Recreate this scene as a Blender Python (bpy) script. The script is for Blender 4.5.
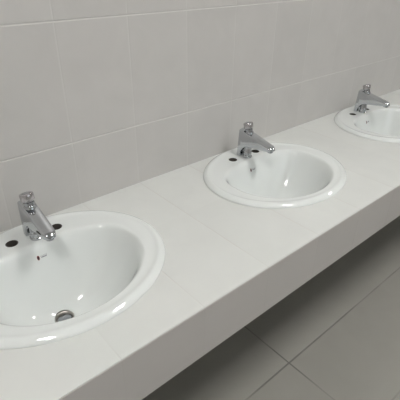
import bpy, bmesh, math, random
from mathutils import Vector, Matrix

# ---------------------------------------------------------------- camera, world, light
C = bpy.context.scene.collection
S = bpy.context.scene
for o in list(bpy.data.objects):
    bpy.data.objects.remove(o)

cam = bpy.data.cameras.new('camera')
cam.sensor_width = 36.0
cam.lens = 415.05 / 400 * 36.0
cam.clip_start = 0.02
co = bpy.data.objects.new('camera', cam)
C.objects.link(co)
_r = Vector((0.75783683, -0.65234308, 0.01148229))
_u = Vector((0.32563131, 0.39342393, 0.85975686))
_f = Vector((0.56537384, 0.64781642, -0.51057448))
m3 = Matrix((_r, _u, -_f)).transposed()
co.matrix_world = Matrix.Translation((-0.27468, -0.97362, 0.60996)) @ m3.to_4x4()
S.camera = co

w = bpy.data.worlds.new('world')
S.world = w
w.use_nodes = True
w.node_tree.nodes['Background'].inputs[0].default_value = (0.75, 0.8, 0.9, 1)
w.node_tree.nodes['Background'].inputs[1].default_value = 0.3

S.view_settings.view_transform = 'Standard'
S.view_settings.look = 'None'
S.view_settings.gamma = 1
S.view_settings.exposure = -1.06
S.view_settings.use_curve_mapping = False

LAMP_STRENGTH = 84.0
FILL_STRENGTH = 2.8

# ---------------------------------------------------------------- dimensions (m); counter top is z = 0, back wall y = 0
FZ = -0.683
CZ = 1.82
X0, X1 = -1.65, 3.6
Y1 = -3.0
DEPTH = 0.525
APRON = 0.143
SX = -0.0332          # first basin centre
SS = 0.7405           # basin spacing
OA, OB, OYC = 0.250, 0.2135, -0.2192     # outer rim ellipse
TILE_X0, TILE_W = 0.1324, 0.1933
ZL2, TILE_H = 0.1832, 0.2925


# ---------------------------------------------------------------- materials
def new_mat(name):
    m = bpy.data.materials.new(name)
    m.use_nodes = True
    nt = m.node_tree
    b = nt.nodes['Principled BSDF']
    return m, nt, b


def simple(name, col, rough=0.4, metal=0.0, coat=0.0, var=0.0, scale=30):
    m, nt, b = new_mat(name)
    b.inputs['Base Color'].default_value = (*col, 1)
    b.inputs['Roughness'].default_value = rough
    b.inputs['Metallic'].default_value = metal
    b.inputs['Coat Weight'].default_value = coat
    if var:
        tc = nt.nodes.new('ShaderNodeTexCoord')
        n = nt.nodes.new('ShaderNodeTexNoise')
        n.inputs['Scale'].default_value = scale
        n.inputs['Detail'].default_value = 4
        nt.links.new(tc.outputs['Object'], n.inputs['Vector'])
        r = nt.nodes.new('ShaderNodeMapRange')
        r.inputs['To Min'].default_value = max(0, rough - var)
        r.inputs['To Max'].default_value = rough + var
        nt.links.new(n.outputs['Fac'], r.inputs['Value'])
        nt.links.new(r.outputs['Result'], b.inputs['Roughness'])
    return m


def math_n(nt, op, a, b=None, c=None):
    n = nt.nodes.new('ShaderNodeMath')
    n.operation = op
    for i, v in enumerate((a, b, c)):
        if v is None:
            continue
        if isinstance(v, (int, float)):
            n.inputs[i].default_value = v
        else:
            nt.links.new(v, n.inputs[i])
    return n.outputs[0]


def tile_mat(name, col, grout, u_ax, v_ax, u0, uw, v0, vw, gw=0.0022, gmix=1.0, gate=0.25, rough=0.28,
             mottle=0.05, mscale=9.0, bump=0.25, pertile=0.035, blotch=None, vlines=True, ulines=True, ugain=1.0):
    """Glazed tiles; joints at u0 + k*uw and v0 + k*vw measured in world metres."""
    m, nt, b = new_mat(name)
    L = nt.links
    geo = nt.nodes.new('ShaderNodeNewGeometry')
    sep = nt.nodes.new('ShaderNodeSeparateXYZ')
    L.new(geo.outputs['Position'], sep.inputs[0])

    def joint(ax, o, wd):
        s = math_n(nt, 'DIVIDE', math_n(nt, 'SUBTRACT', sep.outputs[ax], o), wd)
        fl = math_n(nt, 'FLOOR', s)
        fr = math_n(nt, 'SUBTRACT', s, fl)
        d = math_n(nt, 'MULTIPLY', math_n(nt, 'MINIMUM', fr, math_n(nt, 'SUBTRACT', 1.0, fr)), wd)
        mr = nt.nodes.new('ShaderNodeMapRange')
        mr.interpolation_type = 'SMOOTHSTEP'
        mr.inputs['From Min'].default_value = gw * 0.35
        mr.inputs['From Max'].default_value = gw * 0.85
        mr.inputs['To Min'].default_value = 1
        mr.inputs['To Max'].default_value = 0
        L.new(d, mr.inputs['Value'])
        return mr.outputs[0], fl
    ju, fu = joint(u_ax, u0, uw)
    jv, fv = joint(v_ax, v0, vw)
    ju = math_n(nt, 'MULTIPLY', ju, ugain)
    if not ulines: ju = math_n(nt, 'MULTIPLY', ju, 0.0)
    if not vlines: jv = math_n(nt, 'MULTIPLY', jv, 0.0)
    j = math_n(nt, 'MAXIMUM', ju, jv)
    # joints are unevenly filled and dirty, so they fade in and out
    nj = nt.nodes.new('ShaderNodeTexNoise')
    nj.inputs['Scale'].default_value = 3.2
    nj.inputs['Detail'].default_value = 2
    L.new(geo.outputs['Position'], nj.inputs['Vector'])
    mj = nt.nodes.new('ShaderNodeMapRange')
    mj.inputs['From Min'].default_value = 0.36
    mj.inputs['From Max'].default_value = 0.60
    mj.inputs['To Min'].default_value = gate
    mj.inputs['To Max'].default_value = 1.0
    L.new(nj.outputs['Fac'], mj.inputs['Value'])
    j = math_n(nt, 'MULTIPLY', j, mj.outputs[0])
    # per tile tint
    comb = nt.nodes.new('ShaderNodeCombineXYZ')
    L.new(fu, comb.inputs[0]); L.new(fv, comb.inputs[1])
    wn = nt.nodes.new('ShaderNodeTexWhiteNoise')
    L.new(comb.outputs[0], wn.inputs['Vector'])
    # soft marbling
    ns = nt.nodes.new('ShaderNodeTexNoise')
    ns.inputs['Scale'].default_value = mscale
    ns.inputs['Detail'].default_value = 5
    ns.inputs['Roughness'].default_value = 0.55
    ns.inputs['Distortion'].default_value = 0.6
    L.new(geo.outputs['Position'], ns.inputs['Vector'])
    v = math_n(nt, 'ADD', 1.0, math_n(nt, 'ADD',
        math_n(nt, 'MULTIPLY', math_n(nt, 'SUBTRACT', ns.outputs['Fac'], 0.5), mottle * 2),
        math_n(nt, 'MULTIPLY', math_n(nt, 'SUBTRACT', wn.outputs['Value'], 0.5), pertile)))
    base = nt.nodes.new('ShaderNodeMix'); base.data_type = 'RGBA'; base.blend_type = 'MULTIPLY'
    base.inputs[0].default_value = 1
    base.inputs[6].default_value = (*col, 1)
    cc = nt.nodes.new('ShaderNodeCombineXYZ')
    for i in range(3): L.new(v, cc.inputs[i])
    L.new(cc.outputs[0], base.inputs[7])
    src = base.outputs[2]
    mx = nt.nodes.new('ShaderNodeMix'); mx.data_type = 'RGBA'
    mx.inputs[7].default_value = (*grout, 1)
    L.new(math_n(nt, 'MULTIPLY', j, gmix), mx.inputs[0])
    L.new(src, mx.inputs[6])
    L.new(mx.outputs[2], b.inputs['Base Color'])
    rr = math_n(nt, 'ADD', math_n(nt, 'MULTIPLY', j, 0.4),
                math_n(nt, 'ADD', rough - 0.04, math_n(nt, 'MULTIPLY', ns.outputs['Fac'], 0.08)))
    L.new(rr, b.inputs['Roughness'])
    bp = nt.nodes.new('ShaderNodeBump')
    bp.inputs['Strength'].default_value = bump
    bp.inputs['Distance'].default_value = 0.0025
    hgt = math_n(nt, 'SUBTRACT', math_n(nt, 'MULTIPLY', ns.outputs['Fac'], 0.25), j)
    L.new(hgt, bp.inputs['Height'])
    L.new(bp.outputs[0], b.inputs['Normal'])
    return m


M_wall = tile_mat('wall_tile', (0.56, 0.546, 0.53), (0.70, 0.69, 0.67), 0, 2, TILE_X0, TILE_W, ZL2, TILE_H,
                  gw=0.0030, gmix=0.95, gate=0.6, rough=0.34, mottle=0.07, bump=0.7, pertile=0.05, ugain=0.16)
M_sidewall = tile_mat('side_wall_tile', (0.56, 0.546, 0.53), (0.60, 0.59, 0.57), 1, 2, 0, TILE_W, ZL2, TILE_H,
                      gw=0.0030, gmix=0.95, gate=0.6, rough=0.34, mottle=0.07, bump=0.7, pertile=0.05, ugain=0.16)
M_top = tile_mat('counter_tile', (0.685, 0.695, 0.675), (0.62, 0.60, 0.57), 0, 1, TILE_X0, TILE_W, -0.232, 0.2925,
                 gw=0.0024, gmix=0.7, gate=0.1, rough=0.3, mottle=0.055, bump=0.35, ugain=0.9, vlines=False)
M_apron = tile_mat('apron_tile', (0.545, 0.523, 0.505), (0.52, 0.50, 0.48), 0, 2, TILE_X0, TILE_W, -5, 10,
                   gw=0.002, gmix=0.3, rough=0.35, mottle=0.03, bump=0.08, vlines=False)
M_floor = tile_mat('floor_tile', (0.335, 0.325, 0.295), (0.15, 0.145, 0.135), 0, 1, 0.643, 1.30, -0.433, 0.322,
                   gw=0.0048, gmix=0.85, rough=0.42, mottle=0.10, mscale=5, bump=0.5)
M_ceil = simple('ceiling_paint', (0.8, 0.8, 0.78), 0.8)
M_grout = simple('joint_grout', (0.52, 0.50, 0.47), 0.8)
M_cer = simple('white_ceramic', (0.76, 0.785, 0.775), 0.07, 0, 0.3)
M_under = simple('raw_ceramic', (0.5, 0.5, 0.48), 0.6)
M_chrome = simple('chrome', (0.54, 0.555, 0.575), 0.09, 1.0, var=0.04, scale=60)
M_chrome2 = simple('worn_chrome', (0.44, 0.45, 0.47), 0.2, 1.0, var=0.06, scale=120)
M_cap = simple('button_metal', (0.52, 0.50, 0.51), 0.2, 1.0)
M_core = simple('slab_concrete', (0.12, 0.11, 0.10), 0.9)
M_hole_dark = simple('hole_dark', (0.07, 0.062, 0.055), 0.4)
M_dark = simple('dark_rubber', (0.02, 0.02, 0.02), 0.6)
M_red = simple('mark_red', (0.42, 0.10, 0.10), 0.35)
M_black = simple('mark_black', (0.03, 0.015, 0.02), 0.35)
M_grey = simple('mark_grey', (0.20, 0.20, 0.23), 0.35)
M_steel = simple('drain_steel', (0.42, 0.40, 0.37), 0.38, 1.0, var=0.08, scale=150)


def emit(name, col, s):
    m, nt, b = new_mat(name)
    b.inputs['Base Color'].default_value = (0.8, 0.8, 0.8, 1)
    b.inputs['Emission Color'].default_value = (*col, 1)
    b.inputs['Emission Strength'].default_value = s
    return m


M_lamp = emit('lamp_diffuser', (1.0, 0.985, 0.955), LAMP_STRENGTH)
M_fill = emit('fill_glow_pane', (0.86, 0.95, 1.0), FILL_STRENGTH)
M_frame = simple('lamp_frame_white', (0.8, 0.8, 0.8), 0.4)


# ---------------------------------------------------------------- helpers
def obj(name, bm, mat, parent=None, smooth=None, loc=None):
    bmesh.ops.recalc_face_normals(bm, faces=bm.faces)
    me = bpy.data.meshes.new(name)
    bm.to_mesh(me); bm.free()
    for mm in (mat if isinstance(mat, (list, tuple)) else [mat]):
        me.materials.append(mm)
    if smooth is not None:
        for p in me.polygons: p.use_smooth = True
        if smooth < 180:
            me.set_sharp_from_angle(angle=math.radians(smooth))
    o = bpy.data.objects.new(name, me)
    C.objects.link(o)
    if parent: o.parent = parent
    if loc: o.location = loc
    return o


def box(bm, a, b):
    vs = [bm.verts.new((x, y, z)) for x in (a[0], b[0]) for y in (a[1], b[1]) for z in (a[2], b[2])]
    for f in ((0, 1, 3, 2), (4, 6, 7, 5), (0, 4, 5, 1), (2, 3, 7, 6), (0, 2, 6, 4), (1, 5, 7, 3)):
        bm.faces.new([vs[i] for i in f])


def lathe(bm, prof, n=48, mat=Matrix.Identity(4), close=True):
    rings = []
    for r, z in prof:
        rings.append([bm.verts.new(mat @ Vector((r * math.cos(2 * math.pi * k / n), r * math.sin(2 * math.pi * k / n), z)))
                      for k in range(n)])
    for a, b in zip(rings, rings[1:]):
        for k in range(n):
            bm.faces.new((a[k], a[(k + 1) % n], b[(k + 1) % n], b[k]))
    if close:
        bm.faces.new(rings[0][::-1]); bm.faces.new(rings[-1])


def bevel(bm, w, seg=2, ang=30):
    es = [e for e in bm.edges if len(e.link_faces) == 2 and e.calc_face_angle(0) > math.radians(ang)]
    bmesh.ops.bevel(bm, geom=es, offset=w, segments=seg, affect='EDGES', profile=0.5)


def root(name, label, cat, loc, group=None):
    o = bpy.data.objects.new(name, None)
    o.empty_display_size = 0.05
    C.objects.link(o); o.location = loc
    o['label'] = label; o['category'] = cat
    if group: o['group'] = group
    return o


def copy_tree(o, parent=None):
    c = o.copy(); C.objects.link(c); c.parent = parent
    for ch in list(o.children): copy_tree(ch, c)
    return c


def structure(name, a, b, mat):
    bm = bmesh.new(); box(bm, a, b)
    o = obj(name, bm, mat); o['kind'] = 'structure'
    return o


# ---------------------------------------------------------------- room shell
T = 0.12
structure('floor', (X0 - T, Y1 - T, FZ - T), (X1 + T, T, FZ), M_floor)
structure('ceiling', (X0 - T, Y1 - T, CZ), (X1 + T, T, CZ + T), M_ceil)
structure('wall_back', (X0 - T, 0, FZ), (X1 + T, T, CZ), M_wall)
structure('wall_front', (X0 - T, Y1 - T, FZ), (X1 + T, Y1, CZ), M_wall)
structure('wall_left', (X0 - T, Y1, FZ), (X0, 0, CZ), M_sidewall)
structure('wall_right', (X1, Y1, FZ), (X1 + T, 0, CZ), M_sidewall)

# ---------------------------------------------------------------- tiled counter
counter = root('vanity_counter', 'long white tiled counter along the wall holding the row of washbasins', 'counter', (X0, 0, 0))
G = 0.0005
SLAB = 0.05


def boolean(o, cutters):
    for c in cutters:
        md = o.modifiers.new('b', 'BOOLEAN'); md.operation = 'DIFFERENCE'; md.solver = 'EXACT'; md.object = c
    bpy.context.view_layer.update()
    dg = bpy.context.evaluated_depsgraph_get()
    me = bpy.data.meshes.new_from_object(o.evaluated_get(dg))
    old = o.data
    o.modifiers.clear(); o.data = me
    me.name = old.name
    for c in cutters: bpy.data.objects.remove(c)


def counter_part(name, a, b, mat, bev):
    bm = bmesh.new(); box(bm, a, b)
    if bev: bevel(bm, bev, 3)
    o = obj(name, bm, mat, smooth=40)
    return o


top = counter_part('countertop', (X0 + G, -DEPTH, -SLAB), (X1 - G, -G, 0.0), M_top, 0.0025)
cut = []
for k in range(3):
    bm = bmesh.new()
    n = 96
    lathe(bm, [(1, -0.2), (1, 0.1)], n)
    for v in bm.verts:
        v.co.x = SX + k * SS + v.co.x * (OA - 0.014); v.co.y = OYC + v.co.y * (OB - 0.012)
    cut.append(obj('cut', bm, M_dark))
boolean(top, cut)
top.data.materials.append(M_core)
for p in top.data.polygons:
    if abs(p.normal.z) < 0.3 and -DEPTH + 0.004 < p.center.y < -0.002 and X0 + 0.01 < p.center.x < X1 - 0.01:
        p.material_index = 1
        p.use_smooth = False
top.parent = counter; top.matrix_parent_inverse = Matrix.Translation((-X0, 0, 0))
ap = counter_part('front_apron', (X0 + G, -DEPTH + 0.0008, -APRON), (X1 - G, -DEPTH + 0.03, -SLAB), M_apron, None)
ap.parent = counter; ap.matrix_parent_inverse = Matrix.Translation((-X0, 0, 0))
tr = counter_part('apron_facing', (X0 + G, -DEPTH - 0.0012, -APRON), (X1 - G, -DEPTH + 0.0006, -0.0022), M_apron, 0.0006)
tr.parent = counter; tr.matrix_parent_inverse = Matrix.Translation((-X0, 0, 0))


# ---------------------------------------------------------------- washbasin
IYC, IA, IBF, IBB = -0.228, 0.185, 0.162, 0.106      # opening: centre y, half width, front, back
DRX, DRY, DRR = -0.012, -0.212, 0.023
BOWL = 0.171


def open_pt(t):
    c, s = math.cos(t), math.sin(t)
    if s >= 0:
        n, b = 2.8, IBB
    else:
        n, b = 2.0, IBF
    x = math.copysign(abs(c) ** (2 / n), c) * IA
    y = math.copysign(abs(s) ** (2 / n), s) * b
    return Vector((x, IYC + y, 0))


def ray_open(t):
    """opening contour point in true polar direction t about (0, IYC)"""
    c, s = math.cos(t), math.sin(t)
    n, b = (2.8, IBB) if s >= 0 else (2.0, IBF)
    # blend exponent smoothly around the side points
    r = (abs(c / IA) ** n + abs(s / b) ** n) ** (-1 / n)
    return Vector((c * r, IYC + s * r, 0))


def ray_outer(t):
    c, s = math.cos(t), math.sin(t)
    oy = IYC - OYC
    A = (c / OA) ** 2 + (s / OB) ** 2
    B = 2 * oy * s / OB ** 2
    D = (oy / OB) ** 2 - 1
    r = (-B + math.sqrt(B * B - 4 * A * D)) / (2 * A)
    return Vector((c * r, IYC + s * r, 0))


def smin(a, b, k):
    h = max(k - abs(a - b), 0) / k
    return min(a, b) - h * h * k * 0.25


def basin_z(rho, dist, span, t):
    """height of the glazed surface. rho<=1 bowl; beyond, dist = metres outside the opening, span = width of the deck there"""
    s = math.sin(t)
    back = max(0, s) ** 1.2
    front = max(0, -s)
    n = 2.5 - 0.85 * back + 0.7 * front
    k = 0.015 + 0.017 * back + 0.013 * front ** 0.5
    bowl = 0.0095 - BOWL * (1 - rho ** n)
    deck = 0.0095
    z = smin(bowl, deck, k)
    if dist > 0:
        e = span - dist                       # metres from the outer edge
        z += 0.0026 * math.exp(-((e - 0.015) / 0.008) ** 2)
        if e < 0.015:
            q = 1 - e / 0.015
            z = z * math.sqrt(max(0, 1 - q * q)) if q < 1 else 0
    return z


def make_basin():
    r = root('washbasin', '', 'washbasin', (0, 0, 0), 'oval washbasins set into the counter')
    bm = bmesh.new()
    N = 160
    rings = []
    dc = Vector((DRX, DRY, 0))
    rhos = [DRR / 0.18 + (1 - DRR / 0.18) * (i / 30) ** 0.9 for i in range(31)]
    for rho in rhos:
        ring = []
        for i in range(N):
            t = 2 * math.pi * i / N
            P = ray_open(t)
            c = Vector((0, IYC, 0))
            f = (rho - rhos[0]) / (1 - rhos[0])
            inner = dc + Vector((math.cos(t), math.sin(t), 0)) * DRR
            p = inner.lerp(P, f)
            # keep the lower rings round
            p.z = basin_z(rho if rho < 1 else 1, 0, 0, t)
            ring.append(p)
        rings.append(ring)
    fr = [0.08, .16, .24, .34, .46, .6, .74, .88]
    for f in fr:
        ring = []
        for i in range(N):
            t = 2 * math.pi * i / N
            a, b = ray_open(t), ray_outer(t)
            sp = (b - a).length
            d = f * (sp - 0.028)
            p = a + (b - a).normalized() * d
            p.z = basin_z(1 + d / (a - dc).length, d, sp, t)
            ring.append(p)
        rings.append(ring)
    for e in (.026, .023, 0.02, .0175, .015, .013, .011, .009, .0075, .006, .0045, .003, .0018, .0009, .0003, 0.0):
        ring = []
        for i in range(N):
            t = 2 * math.pi * i / N
            a, b = ray_open(t), ray_outer(t)
            sp = (b - a).length
            d = sp - e
            p = a + (b - a).normalized() * d
            p.z = basin_z(1 + d / (a - dc).length, d, sp, t) if e > 0 else 0.0006
            if e == 0: p.z = 0.0006
            ring.append(p)
        rings.append(ring)
    ntop = len(rings)
    # underside
    for (idx, off, zz) in ((-1, 0, 0.0003), (-1, 0.010, 0.0003), (-1, 0.022, 0.0003)):
        ring = []
        for i in range(N):
            t = 2 * math.pi * i / N
            b = ray_outer(t); a = ray_open(t)
            p = b - (b - a).normalized() * off
            p.z = zz
            ring.append(p)
        rings.append(ring)
    for rho in (1.0, 0.95, 0.85, 0.7, 0.5, 0.3, rhos[0]):
        ring = []
        for i in range(N):
            t = 2 * math.pi * i / N
            P = ray_open(t)
            f = (rho - rhos[0]) / (1 - rhos[0])
            inner = dc + Vector((math.cos(t), math.sin(t), 0)) * DRR
            p = inner.lerp(P, f)
            d = (p - dc)
            p = p + d.normalized() * 0.006
            p.z = basin_z(rho, 0, 0, t) - 0.010
            ring.append(p)
        rings.append(ring)
    vr = [[bm.verts.new(p) for p in rg] for rg in rings]
    vr.append(vr[0])
    for a, b in zip(vr, vr[1:]):
        for i in range(N):
            bm.faces.new((a[i], a[(i + 1) % N], b[(i + 1) % N], b[i]))
    o = obj('basin', bm, M_cer, smooth=180)
    cuts = []
    for sx, rr in ((-1, 0.0148), (1, 0.0148), (0, 0.013)):
        b2 = bmesh.new()
        lathe(b2, [(rr, -0.08), (rr, 0.05)], 32, Matrix.Translation((sx * 0.0556, -0.0792 if sx else -0.093, 0)))
        cuts.append(obj('cut', b2, M_cer))
    boolean(o, cuts)
    for p in o.data.polygons: p.use_smooth = True
    o.data.set_sharp_from_angle(angle=math.radians(50))
    o.parent = r
    for sx in (-1, 1):
        bl = bmesh.new()
        lathe(bl, [(0.0146, 0.0088), (0.0138, 0.0090), (0.0134, 0.0082), (0.0134, -0.016), (0.0146, -0.016), (0.0146, 0.0088)], 32,
              Matrix.Translation((sx * 0.0556, -0.0792, 0)), close=False)
        bmesh.ops.remove_doubles(bl, verts=bl.verts, dist=1e-5)
        obj('tap_hole_dark_ring', bl, M_hole_dark, r, smooth=50)  # dark ring added to make the inside of the tap hole dark
    # drain: flange ring, cup and cross bar
    zd = basin_z(rhos[0], 0, 0, -math.pi / 2)
    dm = Matrix.Translation((DRX, DRY, zd))
    b3 = bmesh.new()
    lathe(b3, [(0.0235, -0.001), (0.0240, 0.0008), (0.0225, 0.0018), (0.0195, 0.0006), (0.0175, -0.004), (0.0165, -0.03),
               (0.019, -0.03), (0.0205, -0.004), (0.0215, -0.0015), (0.0235, -0.001)], 48, dm, close=False)
    bmesh.ops.remove_doubles(b3, verts=b3.verts, dist=1e-5)
    d = obj('drain', b3, M_steel, r, smooth=50)
    b4 = bmesh.new()
    lathe(b4, [(0.0005, -0.0085), (0.0150, -0.0085), (0.0165, -0.0055), (0.0160, -0.0030), (0.006, -0.0015), (0.0005, -0.0013)], 40, dm)
    for a in range(3):
        q = bmesh.new()
        box(q, (0.012, -0.0012, -0.0082), (0.0180, 0.0012, -0.006))
        q.transform(dm @ Matrix.Rotation(a * 2 * math.pi / 3, 4, 'Z'))
        tmp = bpy.data.meshes.new('t'); q.to_mesh(tmp); q.free(); b4.from_mesh(tmp); bpy.data.meshes.remove(tmp)
    obj('drain_plug', b4, M_chrome2, d, smooth=40)
    return r, o


basin, basin_mesh = make_basin()

# maker's mark baked on the glaze below the tap: a dark dot and a line of tiny grey script
from mathutils.bvhtree import BVHTree
_bv = BVHTree.FromPolygons([v.co for v in basin_mesh.data.vertices], [p.vertices for p in basin_mesh.data.polygons])


def on_glaze(x, y, lift=0.0004):
    h, n, i, dd = _bv.ray_cast(Vector((x, y, 0.1)), Vector((0, 0, -1)))
    return h + n * lift


MX, MY = -0.014, -0.131


def glaze_disc(name, x, y, r, mat, parent, lift, n=20, ry=None):
    bm = bmesh.new()
    c = bm.verts.new(on_glaze(x, y, lift))
    c0 = bm.verts.new(on_glaze(x, y, lift - 0.0003))
    ring = [bm.verts.new(on_glaze(x + r * math.cos(2 * math.pi * k / n), y + (ry or r) * math.sin(2 * math.pi * k / n), lift)) for k in range(n)]
    low = [bm.verts.new(on_glaze(x + r * math.cos(2 * math.pi * k / n), y + (ry or r) * math.sin(2 * math.pi * k / n), lift - 0.0003)) for k in range(n)]
    for k in range(n):
        bm.faces.new((c, ring[k], ring[(k + 1) % n])); bm.faces.new((c0, low[(k + 1) % n], low[k]))
        bm.faces.new((ring[k], low[k], low[(k + 1) % n], ring[(k + 1) % n]))
    return obj(name, bm, mat, parent, smooth=40)


def glaze_script(name, pts, wdt, mat, parent, lift):
    bm = bmesh.new()
    P = [Vector(p) for p in pts]
    L_, R_ = [], []
    for i, p in enumerate(P):
        d = (P[min(i + 1, len(P) - 1)] - P[max(i - 1, 0)]).normalized()
        nrm = Vector((-d.y, d.x)) * wdt / 2
        row = []
        for q, lf in ((p + nrm, lift), (p - nrm, lift), (p - nrm, lift - .0003), (p + nrm, lift - .0003)):
            row.append(bm.verts.new(on_glaze(q.x, q.y, lf)))
        L_.append(row)
    for a, b in zip(L_, L_[1:]):
        for k in range(4):
            bm.faces.new((a[k], a[(k + 1) % 4], b[(k + 1) % 4], b[k]))
    bm.faces.new(L_[0][::-1]); bm.faces.new(L_[-1])
    return obj(name, bm, mat, parent, smooth=40)


mark = glaze_disc('emblem', MX - 0.004, MY, 0.0026, M_black, basin, 0.0006, ry=0.0015)
mark['label'] = 'tiny dark dot emblem on the glaze'
glaze_disc('emblem_ring', MX - 0.004, MY, 0.0031, M_red, mark, 0.0004, ry=0.0018)
pts = []
for i in range(61):
    a = i / 60
    pts.append((MX + 0.002 + 0.015 * a + 0.0008 * math.cos(a * 2 * math.pi * 4.5), MY + 0.0002 + 0.0007 * math.sin(a * 2 * math.pi * 4.5)))
sc = glaze_script('script_lettering', pts, 0.0006, M_grey, basin, 0.0005)
sc['label'] = 'tiny grey script lettering on the glaze'


# ---------------------------------------------------------------- push-button tap
def make_faucet():
    r = root('faucet', '', 'faucet', (0, -0.093, 0), 'chrome push taps behind the basins')
    ZB = 0.0095
    # everything below in coordinates with y measured from the wall; shifted by +0.093 to sit at the root
    ST = []
    def top_z(y):                 # y negative, away from the wall
        a = (-0.062 - y) / 0.145
        return 0.1045 - 0.024 * a - 0.004 * a * a
    def bot_z(y):
        if y > -0.0735: return ZB + 0.0001
        if y > -0.108:
            q = (y + 0.108) / 0.0345
            return (ZB + 0.0001) + (0.0525 - ZB) * math.sqrt(max(0, 1 - q * q))
        return 0.052 + ((-0.108 - y) / 0.092) * 0.0125
    def half(y):
        a = (-0.056 - y) / 0.15
        h = 0.0180 - 0.0030 * a
        if y < -0.190:
            q = (-0.190 - y) / 0.0195
            h *= math.sqrt(max(0.02, 1 - q * q))
        return h
    ys = [-0.0535, -0.0545, -0.056, -0.058, -0.062, -0.067, -0.0733, -0.07352, -0.0737, -0.0741, -0.0748, -0.0758, -0.0772, -0.079, -0.082, -0.086, -0.091, -0.097, -0.103,
          -0.108, -0.118, -0.13, -0.145, -0.16, -0.175, -0.186, -0.192, -0.197, -0.201, -0.2045, -0.207, -0.2085, -0.2093]
    bm = bmesh.new()
    rings = []
    for y in ys:
        zt, zb, h = top_z(y), bot_z(y), half(y)
        if y > -0.058:            # rounded back edge
            q = (y + 0.058) / 0.0050
            h *= math.sqrt(max(0.3, 1 - q * q)); zt -= 0.005 * q * q
        if y < -0.197:            # rounded nose
            q = (-0.197 - y) / 0.013
            zt -= 0.009 * q * q; zb += 0.003 * q * q
        # flat-sided section with a gently crowned top
        rc = min(0.0048, h * 0.6, (zt - zb) * 0.4)
        pts = []
        for cx, cz, a0 in ((h - rc, zt - rc, 0), (-h + rc, zt - rc, 90), (-h + rc * .5, zb + rc * .5, 180), (h - rc * .5, zb + rc * .5, 270)):
            rr = rc if a0 < 180 else rc * .5
            for k in range(6):
                a = math.radians(a0 + k * 18)
                pts.append((cx + rr * math.cos(a), cz + rr * math.sin(a)))
        # crown between the two upper corners
        seq = []
        for i, p in enumerate(pts):
            seq.append(p)
            if i == 5:
                for k in range(1, 8):
                    x = (h - rc) * (1 - k / 4)
                    seq.append((x, zt + 0.0012 * (1 - (k / 4 - 1) ** 2)))
        # widen the foot slightly
        def yy(z):
            f = min(1, max(0, (y + 0.072) / 0.018))
            g = min(1, max(0, (-0.12 - y) / 0.05))
            return y - (0.003 + 0.0065 * (z - ZB) / 0.095) * f + 0.003 * g
        rings.append([bm.verts.new((x * (1 + 0.06 * max(0, 1 - (z - ZB) / 0.05)), yy(z) + 0.093, z)) for x, z in seq])
    n = len(rings[0])
    for a, b in zip(rings, rings[1:]):
        for k in range(n):
            bm.faces.new((a[k], a[(k + 1) % n], b[(k + 1) % n], b[k]))
    bm.faces.new(rings[0]); bm.faces.new(rings[-1][::-1])
    obj('spout_body', bm, M_chrome, r, smooth=38)
    # shank inside the arch and foot ring
    b = bmesh.new()
    Mx = Matrix.Identity(4)
    lathe(b, [(0.0155, ZB + 0.0001), (0.0160, ZB + 0.002), (0.0157, ZB + 0.005), (0.0140, ZB + 0.0065), (0.0133, ZB + 0.012), (0.0140, ZB + 0.013), (0.0140, ZB + 0.018),
              (0.0133, ZB + 0.019), (0.0133, 0.060)], 40, Mx)
    obj('shank', b, M_chrome, r, smooth=40)
    b = bmesh.new()
    lathe(b, [(0.0105, -0.012), (0.0105, 0.0006), (0.0112, 0.0012), (0.0112, ZB + 0.001)], 24, Matrix.Translation((0, 0, 0.0)))
    obj('threaded_tail', b, M_chrome2, r, smooth=40)
    # push button, leaning back square to the sloping top
    kt = Matrix.Translation((0, 0.093 - 0.0965, 0.092)) @ Matrix.Rotation(math.radians(-16), 4, 'X')
    b = bmesh.new()
    lathe(b, [(0.0140, -0.004), (0.0140, 0.009), (0.0133, 0.010), (0.0120, 0.0105), (0.0120, 0.0145), (0.0133, 0.0151), (0.0133, 0.018), (0.0115, 0.0188), (0.0115, 0.023)], 40, kt)
    obj('button_collar', b, M_chrome2, r, smooth=35)
    b = bmesh.new()
    lathe(b, [(0.0120, 0.0220), (0.0153, 0.0225), (0.0160, 0.0237), (0.0162, 0.0372), (0.0154, 0.0392), (0.0132, 0.0400), (0.0100, 0.0397), (0.0005, 0.0395)], 48, kt)
    cap = obj('push_button', b, M_cap, r, smooth=35)
    b = bmesh.new()
    lathe(b, [(0.0098, 0.0390), (0.0098, 0.0403), (0.0088, 0.0407), (0.0005, 0.0407)], 40, kt)
    obj('button_disc', b, M_chrome2, cap, smooth=35)
    # outlet under the nose
    b = bmesh.new()
    at = Matrix.Translation((0, 0.093 - 0.1900, 0.0))
    lathe(b, [(0.0075, 0.0590), (0.0088, 0.0585), (0.0095, 0.0595), (0.0095, 0.068)], 32, at)
    obj('aerator', b, M_chrome2, r, smooth=35)
    return r


tap = make_faucet()

BL = ['white oval washbasin at the left of the counter, nearest, its drain visible',
      'white oval washbasin in the middle of the counter, whole rim in view',
      'white oval washbasin farthest along the counter, partly cut off at the right']
TL = ['chrome push-button tap on the nearest left washbasin with the visible drain',
      'chrome push-button tap on the middle washbasin',
      'chrome push-button tap on the farthest washbasin, at upper right']
for k in range(3):
    bk = basin if k == 0 else copy_tree(basin)
    bk.location = (SX + k * SS, 0, 0); bk['label'] = BL[k]
    tk = tap if k == 0 else copy_tree(tap)
    tk.location = (SX + k * SS, -0.093, 0); tk['label'] = TL[k]


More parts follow.
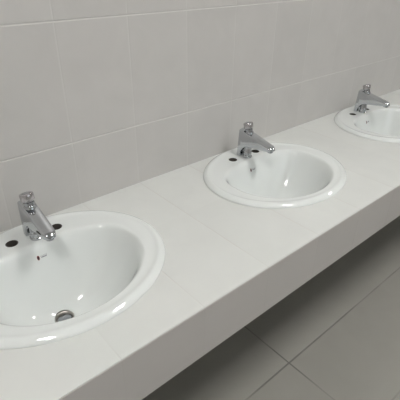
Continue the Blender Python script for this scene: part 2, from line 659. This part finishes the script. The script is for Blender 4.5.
# ---------------------------------------------------------------- ceiling lamps (light the room; above and behind the viewer)
def ceiling_lamp(x, y, lx, ly, label):
    r = root('ceiling_light', label, 'ceiling light', (x, y, CZ), 'ceiling lights')
    b = bmesh.new()
    box(b, (-lx / 2 - .03, -ly / 2 - .03, -0.05), (lx / 2 + .03, -ly / 2, -0.0005))
    box(b, (-lx / 2 - .03, ly / 2, -0.05), (lx / 2 + .03, ly / 2 + .03, -0.0005))
    box(b, (-lx / 2 - .03, -ly / 2, -0.05), (-lx / 2, ly / 2, -0.0005))
    box(b, (lx / 2, -ly / 2, -0.05), (lx / 2 + .03, ly / 2, -0.0005))
    obj('frame', b, M_frame, r)
    b = bmesh.new(); box(b, (-lx / 2, -ly / 2, -0.04), (lx / 2, ly / 2, -0.02))
    obj('diffuser', b, M_lamp, r)
    return r


LL = ['small rectangular ceiling light above the left end of the counter',
      'small rectangular ceiling light above the middle of the counter']
LL.append('small rectangular ceiling light above the right end of the counter')
for i, (x, y) in enumerate(((-0.7, -1.16), (0.9, -1.16), (3.1, -1.20))):
    ceiling_lamp(x, y, 0.28, 0.48, LL[i])

# unseen glowing window panes added high opposite the basins for soft fill light
fill_panel = bpy.data.objects.new('fill_panel_1', None); C.objects.link(fill_panel); fill_panel.location = (1.0, Y1, 1.15); fill_panel['kind'] = 'structure'
b = bmesh.new()
for a, c in (((-1.05, 0.0005, -0.45), (1.05, 0.05, -0.40)), ((-1.05, 0.0005, 0.40), (1.05, 0.05, 0.45)), ((-1.05, 0.0005, -0.40), (-1.0, 0.05, 0.40)),
             ((1.0, 0.0005, -0.40), (1.05, 0.05, 0.40)), ((-0.02, 0.0005, -0.40), (0.02, 0.05, 0.40))):
    box(b, a, c)
obj('fill_panel_frame', b, M_frame, fill_panel)
b = bmesh.new(); box(b, (-1.0, 0.01, -0.40), (-0.02, 0.02, 0.40)); obj('fill_pane', b, M_fill, fill_panel)
b = bmesh.new(); box(b, (0.02, 0.01, -0.40), (1.0, 0.02, 0.40)); obj('fill_pane', b, M_fill, fill_panel)
